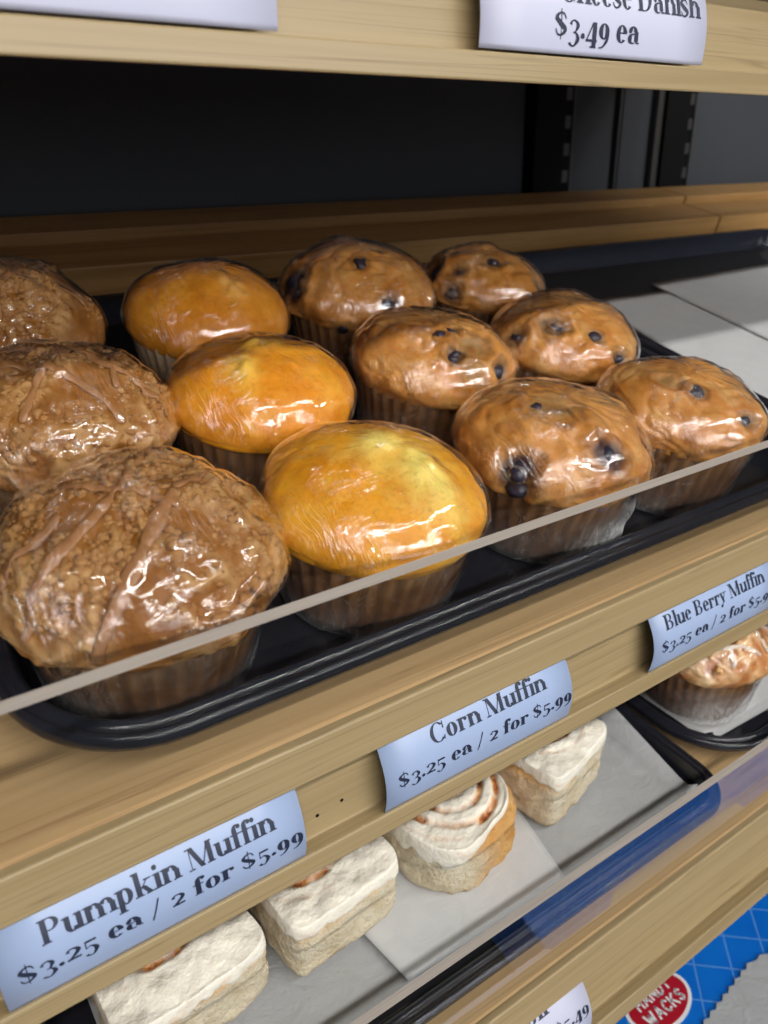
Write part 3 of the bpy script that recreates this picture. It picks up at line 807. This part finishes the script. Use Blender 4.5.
BASE_W = .0032
def muffin(name, kind, u, v, Rm, H, label, group, mats, seed, berries=(), glaze=(), crumbs=None, wrap=0, baggy=None, FR=FU, drizzle=None, base=BASE_W, crumb_m=None, patches=()):
    crust, liner = mats
    e = empty(name, FR @ Matrix.Translation((u, v, base)), label, 'muffin', group)
    wm = .0475
    H = H - BASE_W
    bs = []
    for (x, y, z, br, cr, hole) in berries:
        bs.append((x / 1000, y / 1000, z / 1000 + .05 - BASE_W, br / 1000, max(cr * 1.35, br * 1.75) / 1000, max(hole, .9 if br else 0) / 1000))
    V, Fc, pale, stain = build_top(kind, Rm, H, wm, seed, bs, patches)
    top = mesh('muffin_top', V, Fc, crust, e, True, attrs={'pale': pale, 'stain': stain})
    bvh = BVHTree.FromPolygons([Vector(p) for p in V], [f for f in Fc if len(f) == 4])
    LV, LF, g = build_liner(seed=seed, rb=.0388 + .0006 * math.sin(seed), rt=Rm - .0026)
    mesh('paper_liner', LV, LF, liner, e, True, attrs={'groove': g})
    cen = Vector((0, 0, .03))
    for k, (x, y, z, br, cr, hole) in enumerate(bs):
        if br <= 0: continue
        d = (Vector((x, y, z)) - cen).normalized()
        h = bvh.ray_cast(cen + d * .12, -d, .12)
        p = h[0] if h[0] is not None else Vector((x, y, z))
        br *= 1.12; m = MB(); lump(m, p - d * br * .45, br * (1 + .25 * math.sin(seed * 5 + k * 2.3)), seed + k * 3.1, .55, .8, ICO2)
        mesh('blueberry', m.v, m.f, BERRY, e, True)
    allv, allf = list(V), [f for f in Fc if len(f) == 4]
    if crumbs:
        m = MB(); rnd = random.Random(int(seed * 31))
        for k in range(crumbs[0]):
            a = rnd.uniform(0, 2 * PI); rr = Rm * math.sqrt(rnd.uniform(0, .93))
            x, y = rr * math.cos(a), rr * math.sin(a)
            if nz(x, y, 0, 46, seed + 8) < crumbs[1]: continue
            d = (Vector((x, y, wm + (H - wm) * math.sqrt(max(.02, 1 - (rr / Rm) ** 2)))) - cen).normalized()
            h = bvh.ray_cast(cen + d * .12, -d, .12)
            if h[0] is None: continue
            r = rnd.choice((.0007, .0009, .0011, .0014, .0018, .0023))
            lump(m, h[0] - d * r * .35, r, rnd.uniform(0, 99), 1.1, .75)
        for (x, y, z, r) in crumbs[2]:
            d = (Vector((x / 1000, y / 1000, z / 1000 + .05 - BASE_W)) - cen).normalized()
            h = bvh.ray_cast(cen + d * .12, -d, .12)
            for q in range(9):
                o = Vector((rnd.uniform(-1, 1), rnd.uniform(-.6, .6), rnd.uniform(-.5, .5))) * r / 1000
                lump(m, h[0] + o, r / 1000 * .55, rnd.uniform(0, 99), .6, .85, ICO2)
        o = mesh('crumb_topping', m.v, m.f, crumb_m or CRUMB, e, True)
        o['kind'] = 'stuff'
        n = len(allv); allv += m.v; allf += [tuple(i + n for i in f) for f in m.f]
    if glaze:
        m = MB()
        for k, (rad, pts) in enumerate(glaze):
            a, b_ = tube_on(bvh, [(x / 1000, y / 1000, z / 1000 + .05 - BASE_W) for x, y, z in pts], rad / 1000, seed + k)
            if a: m.add(a, b_)
        o = mesh('glaze_drizzle', m.v, m.f, drizzle or GLAZE, e, True)
        o['label'] = 'white icing drizzle' if drizzle else 'tan glaze drizzle'
        n = len(allv); allv += [tuple(p) for p in m.v]; allf += [tuple(i + n for i in f) for f in m.f]
    bvh2 = BVHTree.FromPolygons([Vector(p) for p in allv], allf)
    WV, WF, bun = build_wrap(bvh2, Rm, H, wm, seed, .0004, baggy)
    w = mesh('plastic_wrap', WV, WF, WRAPS[wrap], e, True, attrs={'bunch': bun})
    w['label'] = 'clear crinkled plastic wrap'
    return e

PG, CG, BG = 'wrapped pumpkin muffins', 'wrapped corn muffins', 'wrapped blueberry muffins'
gl1 = [(2.08, [(14, -4, 38), (2.5, -18.6, 37.3), (-9.5, -32.1, 30.6), (-20, -40, 20.5), (-27.2, -42.7, 9), (-29, -43, 1)]),
       (1.76, [(4, 12, 40), (-10, 0, 39), (-24.6, -12.8, 33.8), (-36.8, -20.3, 23.5), (-43, -24, 13), (-46, -26, 4)]),
       (1.44, [(14, -4, 38), (26, 4, 34), (36, 10, 29), (46, 12, 18)]),
       (1.44, [(-24, 20, 36), (-12, 8, 39), (2.5, -3, 39), (13, -14, 37)]),
       (1.28, [(-28, 2, 34), (-38, -4, 26), (-46, -10, 12)])]
gl2 = [(1.76, [(-20, 26, 35), (0, 12, 38), (18, -6, 35), (32, -20, 26), (42, -26, 12)]), (1.60, [(-28, 6, 34), (-8, -6, 37), (8, -24, 33), (18, -40, 20)]), (1.44, [(20, 24, 34), (8, 4, 38), (-10, -16, 36), (-22, -34, 26)]), (1.28, [(34, 10, 28), (24, -4, 34), (20, -24, 29)])]
gl3 = [(1.76, [(-10, 24, 36), (8, 10, 38), (24, -6, 34), (38, -20, 22)]), (1.60, [(26, 20, 32), (12, 0, 37), (-4, -20, 34), (-8, -36, 24)])]
muffin('pumpkin_muffin', 'pump', -.0715, .0682, .0510, .0830, 'crumb-topped pumpkin muffin in the front row, with a thick glaze streak down its front', PG, (PUMP, LINER_P), 1.3,
       glaze=gl1, crumbs=(1700, -.2, [(16, -47, 10, 5.5), (26, -43, 13, 4.6), (8, -48, 8, 4.0), (30, -20, 28, 3.5), (6, -30, 31, 3.4)]), wrap=0)
muffin('pumpkin_muffin', 'pump', -.0725, .1790, .0500, .0860, 'crumb-topped pumpkin muffin in the middle row, beside the middle corn muffin', PG, (PUMP, LINER_P), 2.9, glaze=gl2, crumbs=(1500, -.16, []), wrap=1)
muffin('pumpkin_muffin', 'pump', -.0745, .2885, .0505, .0890, 'crumb-topped pumpkin muffin at the back left, mostly beyond the picture edge', PG, (PUMP, LINER_P), 4.4, glaze=gl3, crumbs=(1500, -.16, []), wrap=2)
muffin('corn_muffin', 'corn', .0325, .0680, .0502, .0745, 'bright yellow corn muffin in the front row above the corn muffin tag', CG, (CORN_Y, LINER_C), .75, wrap=2, patches=[(.010, -.018, .009, .020), (.004, .004, .012, .010)])
muffin('corn_muffin', 'corn', .0270, .1737, .0496, .0785, 'orange corn muffin in the middle of its column of three', CG, (CORN, LINER_C), 2.2, wrap=1, patches=[(-.016, -.012, .008, .011), (.002, .004, .010, .006)])
muffin('corn_muffin', 'corn', .0400, .2790, .0500, .0840, 'browned corn muffin in a pale liner, rearmost of its column', CG, (CORN_D, LINER_CW), 3.6, wrap=0, patches=[(.004, -.022, .0065, .013)])
# berries: x, y, z (mm from the dome's widest ring), berry radius, crater radius, crater depth
muffin('blueberry_muffin', 'blue', .1435, .0712, .0508, .0770, 'blueberry muffin in the front row with a big dark berry crater facing out', BG, (BLUE, LINER_B), 1.1,
       [(-17, 3, 31, 4.0, 0, 0), (-9, -2, 32.4, 0, 13, 1.8), (-1.8, -40, 19.7, 5.4, 9.5, 3.2), (-43.4, -21.8, 7.7, 6, 9, 3.0), (-44, -24, 0, 4.5, 6, 2.0)], wrap=1, baggy=(R(-58), 1.0))
muffin('blueberry_muffin', 'blue', .1425, .1760, .0500, .0785, 'blueberry muffin with three berries clustered on its crown, middle row', BG, (BLUE, LINER_B), 5.2,
       [(-7, -12, 31, 3.4, 0, 0), (5.5, -9, 31.1, 3.6, 5, 1.2), (-8, -31, 24, 4.6, 7, 2.2), (-11, -33, 22, 3.2, 0, 0), (6, -28, 26, 0, 9, 2.0), (-4, -43.7, 15, 0, 6, 2.4), (19, -42, 12, 4.0, 6, 2.2)], wrap=2)
muffin('blueberry_muffin', 'blue', .1575, .2880, .0540, .0865, 'blueberry muffin behind the clustered-berry one, dark stain on its left shoulder', BG, (BLUE, LINER_B), 7.7,
       [(-13, -18, 30, 4.4, 0, 0), (-47, 7, 13, 6, 11, 3.2), (-48, -4, 8, 5, 8, 3), (-6.6, -47, 13, 4.2, 6, 2), (-33, -36, -4, 4.6, 6, 2), (10, -4, 33, 3.4, 6, 1.5)], wrap=0)
muffin('blueberry_muffin', 'blue', .2455, .0685, .0475, .0755, 'blueberry muffin at the front right of the tray, one bluish berry under glare', BG, (BLUE, LINER_B), 9.3,
       [(-11, -13, 29, 4.6, 6, 1.4), (-18, 5, 29, 0, 8, 2.2), (4, -41, 17, 4, 5, 1.6), (43, -14, 8, 5, 7, 2.5)], wrap=2)
muffin('blueberry_muffin', 'blue', .2500, .1710, .0500, .0775, 'blueberry muffin with a pale berry crater, middle of the right column', BG, (BLUE, LINER_B), 11.9,
       [(-29, -12, 24.3, 3.0, 9, 2.2), (-27, -17, 23.7, 3.6, 0, 0), (-9, -33.4, 22.4, 3.4, 5, 1.2), (-46.7, 0, 11, 4.6, 7, 2.5), (4, -47.6, 9.2, 4.2, 7, 2.3)], wrap=1)
muffin('blueberry_muffin', 'blue', .2690, .2810, .0475, .0760, 'blueberry muffin at the back right with the most berries showing', BG, (BLUE, LINER_B), 13.4,
       [(-36, -9, 18, 4.4, 5, 1.2), (-44, -15, 4, 5.4, 7, 2.2), (-10.6, -18, 27, 3.8, 7, 1.6), (21, -40, 10, 4.6, 6, 2), (-42, 14, 12, 5, 8, 3)], wrap=0)
dz = [(1.5, [(-40, -8, 20), (-20, -16, 30), (0, -14, 33), (20, -22, 29), (36, -26, 18)]), (1.4, [(-10, 20, 32), (-2, -6, 33), (4, -30, 25), (12, -44, 10), (14, -47, 2)]),
      (1.3, [(-34, 14, 24), (-22, -4, 31), (-18, -26, 27), (-24, -40, 12)]), (1.3, [(24, 18, 27), (16, -4, 32), (22, -26, 24), (36, -32, 8)]), (1.2, [(-8, -24, 30), (10, -20, 31), (28, -8, 28)]), (1.2, [(-30, -24, 20), (-12, -34, 22), (2, -42, 14)])]
muffin('drizzled_muffin', 'pump', .3390, .1040, .0500, .0830, 'golden muffin with white icing drizzle, below the blue berry muffin tag', None,
       (crust_mat('golden_crumb_crust', (186, 112, 50), (208, 142, 78), (222, 168, 108), (244, 214, 160), (140, 76, 30), .5), LINER_B), 17.0,
       glaze=dz, crumbs=(420, .02, [(-20, -20, 30, 4), (-34, -20, 20, 4.4), (6, 4, 34, 4), (-30, -34, 10, 4)]), wrap=1, FR=FL, drizzle=WICING, crumb_m=PALECRUMB, baggy=(R(-110), .45), base=.0062)

# ------------------------------------------------------------------ cinnamon rolls
def sq(th, a, b_, p):
    c, s = abs(math.cos(th)) / a, abs(math.sin(th)) / b_
    return (c ** p + s ** p) ** (-1 / p)
def roll(u, v, rz, a, b_, h, p, label, seed, gold_dir, gold_amt, skew=0.0, swirl_c=(0, 0), iced=1.0):
    e = empty('cinnamon_roll', FL @ Matrix.Translation((u, v, .0096)) @ Matrix.Rotation(rz, 4, 'Z'), label, 'cinnamon roll', 'iced cinnamon rolls')
    nt, nh = 120, 16
    V, gold = [], []
    for i in range(nh + 1):
        s = i / nh
        for j in range(nt):
            th = 2 * PI * j / nt
            k = sq(th, a, b_, p)
            bul = 1 - .025 * (2 * s - 1) ** 2 - .08 * smooth01(.86, 1, s) - .03 * smooth01(.10, 0, s)
            r = k * bul
            x, y, z = r * math.cos(th), r * math.sin(th), (h - .0035) * s
            d = .0022 * fbm(x, y, z, 60, seed) + .0010 * nz(x, y, z, 260, seed)
            x += math.cos(th) * d + skew * z; y += math.sin(th) * d
            V.append((x, y, max(z, 0)))
            gd = smooth01(.2, .85, math.cos(th - gold_dir)) * gold_amt
            gold.append(min(1, gd + .8 * smooth01(.80, .96, s) + .35 * smooth01(.10, 0, s)))
    V.append((0, 0, 0)); gold.append(0); V.append((skew * h, 0, h - .006)); gold.append(0)
    Fc = [(i * nt + j, i * nt + (j + 1) % nt, (i + 1) * nt + (j + 1) % nt, (i + 1) * nt + j) for i in range(nh) for j in range(nt)]
    Fc += [(len(V) - 2, (j + 1) % nt, j) for j in range(nt)]
    Fc += [(len(V) - 1, nh * nt + j, nh * nt + (j + 1) % nt) for j in range(nt)]
    mesh('bread', V, Fc, BREAD, e, True, attrs={'gold': gold})
    # icing cap with a coil pressed into it and a ragged rim that runs over the sides
    nr = 46
    V, sw = [], []
    def coil(x, y):
        x -= swirl_c[0]; y -= swirl_c[1]
        r_, t_ = math.hypot(x / a, y / b_) * a, math.atan2(y, x)
        ph = r_ / .0100 - t_ / (2 * PI) + seed
        f = abs((ph % 1.0) - .5) * 2
        return f, r_
    for i in range(nr + 1):
        s = i / nr
        for j in range(nt):
            th = 2 * PI * j / nt
            k = sq(th, a, b_, p)
            run = iced * (.0045 + .011 * max(0, fbm(math.cos(th) * 1.0, math.sin(th) * 1.0, 0, 2.2, seed + 3)) + .004 * nz(math.cos(th), math.sin(th), 0, 9, seed))
            gcut = smooth01(.1, .8, math.cos(th - gold_dir)) * gold_amt
            run *= 1 - .85 * gcut
            if s < .80:
                q = s / .80
                r = k * (.985 - .16 * gcut) * q; z = h + .0042 - .0018 * q * q
                x, y = r * math.cos(th), r * math.sin(th)
                f, rr = coil(x, y)
                g = smooth01(.42, .85, f) * smooth01(a * 1.05, a * .75, rr)
                m_ = smooth01(-.30, .12, nz(x, y, 0, 70, seed + 6))
                z += .0026 * fbm(x, y, 0, 40, seed + 1) + .0008 * nz(x, y, 0, 150, seed) - .0026 * g * (.35 + .65 * m_)
                sw.append(min(1, 1.5 * g * (.25 + .75 * m_)))
                if gcut > .05 and q > .8: z -= .0018 * gcut
            else:
                q = (s - .80) / .20
                r = k * (.985 - .16 * gcut + .035 * math.sin(q * PI / 2)); z = h + .0024 - .0045 * (1 - math.cos(q * PI / 2)) - run * q * q
                x, y = r * math.cos(th), r * math.sin(th)
                z += .0026 * fbm(x, y, 0, 40, seed + 1) * (1 - q)
                if q > .97: x *= .965; y *= .965
                sw.append(.12 * max(0, nz(x, y, z, 120, seed)))
            V.append((x + skew * h, y, z))
    Fc = [(i * nt + j, (i + 1) * nt + j, (i + 1) * nt + (j + 1) % nt, i * nt + (j + 1) % nt) for i in range(nr) for j in range(nt)]
    o = mesh('icing', V, Fc, ICING, e, True, attrs={'swirl': sw})
    o['label'] = 'white icing with a cinnamon swirl'
    return e
roll(-.0885, .1010, R(6), .0385, .036, .040, 8, 'square cinnamon roll at the bottom left under the pumpkin muffin tag', 1.7, R(35), .5, swirl_c=(-.006, .016))
roll(-.0050, .1030, R(5), .0355, .036, .040, 8, 'square cinnamon roll second from the left, with a torn grey side', 4.1, R(80), .4, swirl_c=(-.008, .012))
roll(.0840, .0980, R(10), .0400, .040, .038, 2.7, 'rounder cinnamon roll with bare golden edge, third from the left', 8.6, R(-42), 1.0, swirl_c=(.0, .004), iced=1.0)
roll(.1650, .1020, R(14), .0340, .034, .042, 8, 'square cinnamon roll at the right end of the lower tray', 12.3, R(160), .25, swirl_c=(.004, .010))

# ------------------------------------------------------------------ price tags
def price_tag(RR, u0, u1, label, lines, mat, top=.0165, bottom=.0512, bulge=.0048, tuck=-.0035, foot=-.0010, curl=0.0):
    # card is bowed: its top is tucked under the rail's lip, its foot stands on the ledge
    def at(u, s, off=0.0):
        t = (s - top) / (bottom - top)
        out = tuck + (foot - tuck) * t + bulge * math.sin(PI * min(1, max(0, t))) ** .9
        dout = (foot - tuck) / (bottom - top) + bulge * PI * math.cos(PI * min(1, max(0, t))) / (bottom - top)
        L = math.hypot(1, dout)
        return (-u, out + off / L, -s + off * dout / L)
    n, k = 20, 6
    cu = (u0 + u1) / 2
    V = [at(u0 + (u1 - u0) * i / k - cu, top + (bottom - top) * j / n) for j in range(n + 1) for i in range(k + 1)]
    Fc = [(j * (k + 1) + i, (j + 1) * (k + 1) + i, (j + 1) * (k + 1) + i + 1, j * (k + 1) + i + 1) for j in range(n) for i in range(k)]
    o = mesh('price_tag', V, Fc, mat, None, True)
    o.matrix_world = RR @ Matrix.Translation((-cu, 0, 0))
    sd = o.modifiers.new('thickness', 'SOLIDIFY'); sd.thickness = .00028; sd.offset = 0
    tag(o, label, 'price tag', 'price tags')
    m = MB()
    for s, x0, x1, base, cap in lines:
        q, w = text_polys(s)
        sx, sy = (x1 - x0) / w, cap / .70
        for poly in q:
            pts = [at(x0 + x * sx - cu, base - y * sy, .00032) for x, y in poly]
            m.add(pts, [tuple(range(len(pts)))])
    mesh('lettering', m.v, m.f, INK, o, False)
    return o
price_tag(RU, -.1515, -.0422, 'blue-tinted pumpkin muffin price tag, lowest left on the middle rail', [('Pumpkin Muffin', -.1375, -.0535, .0295, .0077), ('$3.25 ea / 2 for $5.99', -.1462, -.0430, .0400, .0070)], CARD)
price_tag(RU, -.0042, .1045, 'blue-tinted corn muffin price tag, between the other two tags on its rail', [('Corn Muffin', .0208, .0886, .0275, .0077), ('$3.25 ea / 2 for $5.99', .0020, .1050 - .0008, .0395, .0068)], CARD)
price_tag(RU, .1653, .2780, 'blue-tinted berry muffin price tag, rightmost on the middle rail', [('Blue Berry Muffin', .1755, .2658, .0285, .0077), ('$3.25 ea / 2 for $5.99', .1718, .2755, .0405, .0068)], CARD)
price_tag(RT, .0738, .2027, 'white cheese danish price tag standing in the top shelf rail', [('Cheese Danish', .1130, .1980, .0333, .0095), ('$3.49 ea', .1105, .1590, .0450, .0085)], CARDW, bottom=.0505, bulge=.003)
price_tag(RT, -.160, -.0065, 'blank lower part of a lavender price tag at the top left', [], CARDW, bottom=.0505, bulge=.003)
price_tag(RL, -.004, .1062, 'white cinnamon roll price tag cut by the bottom of the picture', [('roll', .0560, .0790, .0215, .0085), ('$5.49', .0790, .1050, .0350, .0070)], CARDW)

# ------------------------------------------------------------------ printed blue box of deli paper under the lower shelf
ZB = O.z - .400
bx = empty('deli_paper_box', Matrix.Translation((.40, -.055, ZB)), 'blue printed box of deli paper with a red oval badge, below the lower shelf', 'box')
x0, x1, y0, y1 = -.205, .30, -.085, .125
b = MB().box(x0, x1, y0, y1, -.075, 0)
b.build('carton', BLUEPACK, bx, bevel=.003)
def flat(name, pts, z, mat, parent, thick=.0003):
    n = len(pts)
    V = [(x, y, z) for x, y in pts] + [(x, y, z + thick) for x, y in pts]
    Fc = [tuple(range(n))[::-1], tuple(range(n, 2 * n))] + [(i, (i + 1) % n, n + (i + 1) % n, n + i) for i in range(n)]
    return mesh(name, V, Fc, mat, parent, False)
bc = (.2435 - .40, -.0015 + .055)
ell = lambda rx, ry: [(bc[0] + rx * math.cos(2 * PI * i / 48), bc[1] + ry * math.sin(2 * PI * i / 48)) for i in range(48)]
bd = flat('badge', ell(.0315, .0205), .0003, WHITEP, bx)
bd['label'] = 'red oval badge with a white border'
flat('badge_field', ell(.0285, .0178), .0007, RED, bd)
m = MB()
for s, yy, wd in (('HANDY', .0018, .036), ('WACKS', -.0105, .040)):
    q, w = block_text(s)
    k = wd / w
    for poly in q:
        m.add([(bc[0] - wd / 2 + x * k, bc[1] + yy + y * .0085, .0012) for x, y in poly], [(0, 1, 2, 3)])
mesh('badge_lettering', m.v, m.f, WHITEP, bd, False)
# torn serrated window with the paper inside
zig = []
a, b_ = Vector((.255 - .40, -.0335 + .055)), Vector((.332 - .40, -.0245 + .055))
for i in range(17):
    p = a.lerp(b_, i / 16); zig.append((p.x, p.y + (.0022 if i % 2 else 0)))
a, b_ = Vector((.336 - .40, -.0255 + .055)), Vector((.47 - .40, -.050 + .055))
for i in range(21):
    p = a.lerp(b_, i / 20); zig.append((p.x, p.y + (.0022 if i % 2 else 0)))
zig += [(.060, -.034), (-.02, -.036), (-.120, -.034), (-.158, -.012)]
ps = flat('paper_stack', zig[::-1], .0006, PAPER, bx, .0012)
ps['label'] = 'grey paper showing through a serrated opening'
# bottom deck the box lies on
shelf_e = empty('base_deck', Matrix.Translation((0, 0, 0)), 'low black base deck carrying the blue box', 'deck')
MB().box(-.6, 1.2, -.32, .40, ZB - .10, ZB - .0755).build('deck_board', BLACKM, shelf_e, bevel=.002)
MB().box(-.6, 1.2, -.28, .40, 0, ZB - .1005).build('plinth', BLACKM, shelf_e)

# ------------------------------------------------------------------ light
def area(name, loc, rot, sx, sy, power, col):
    l = bpy.data.lights.new(name, 'AREA'); l.shape = 'RECTANGLE'; l.size = sx; l.size_y = sy; l.energy = power; l.color = col
    o = bpy.data.objects.new(name, l); C.objects.link(o); o.location = loc; o.rotation_euler = rot
    return o
for i in range(14):
    area('track_lamp', (-.80 + .19 * i, -.95, 2.25), (R(35), 0, 0), .10, .06, 1.7, (1, .97, .92))
for i in range(9):
    area('aisle_lamp', (-1.6 + .52 * i, -3.3, 2.35), (R(50), 0, 0), .16, .09, 8.5, (1, .96, .90))
for x in (-1.6, .6, 2.8):
    for y, p in ((-5.6, 16), (-8.0, 26)):
        area('ceiling_panel', (x, y, 2.75), (R(40), 0, 0), 1.2, .35, p, (.98, .98, 1))
area('shop_window', (.8, -8.5, 1.25), (R(90), 0, 0), 6.0, 1.5, 60, (.80, .90, 1))
w = bpy.data.worlds.new('store'); bpy.context.scene.world = w
w.use_nodes = True
w.node_tree.nodes['Background'].inputs[0].default_value = (.72, .80, 1.0, 1)
w.node_tree.nodes['Background'].inputs[1].default_value = .10

# ------------------------------------------------------------------ camera
cam = bpy.data.cameras.new('camera')
cam.sensor_fit = 'VERTICAL'; cam.sensor_height = 36; cam.lens = F / 1024 * 36
cam.clip_start = .02
co = bpy.data.objects.new('camera', cam); C.objects.link(co)
right, down, fwd = (Vector(RC[:, i]) for i in range(3))
M = Matrix.Identity(4)
for i, v in enumerate((right, -down, -fwd)): M.col[i] = (v.x, v.y, v.z, 0)
M.translation = EYE
co.matrix_world = M
cam.dof.use_dof = True; cam.dof.focus_distance = .34; cam.dof.aperture_fstop = 11
sc = bpy.context.scene
sc.camera = co
sc.view_settings.view_transform = 'Standard'; sc.view_settings.look = 'None'
sc.view_settings.gamma = 1; sc.view_settings.use_curve_mapping = False
sc.view_settings.exposure = -0.08
sc.cycles.transparent_max_bounces = 48
sc.cycles.max_bounces = 10
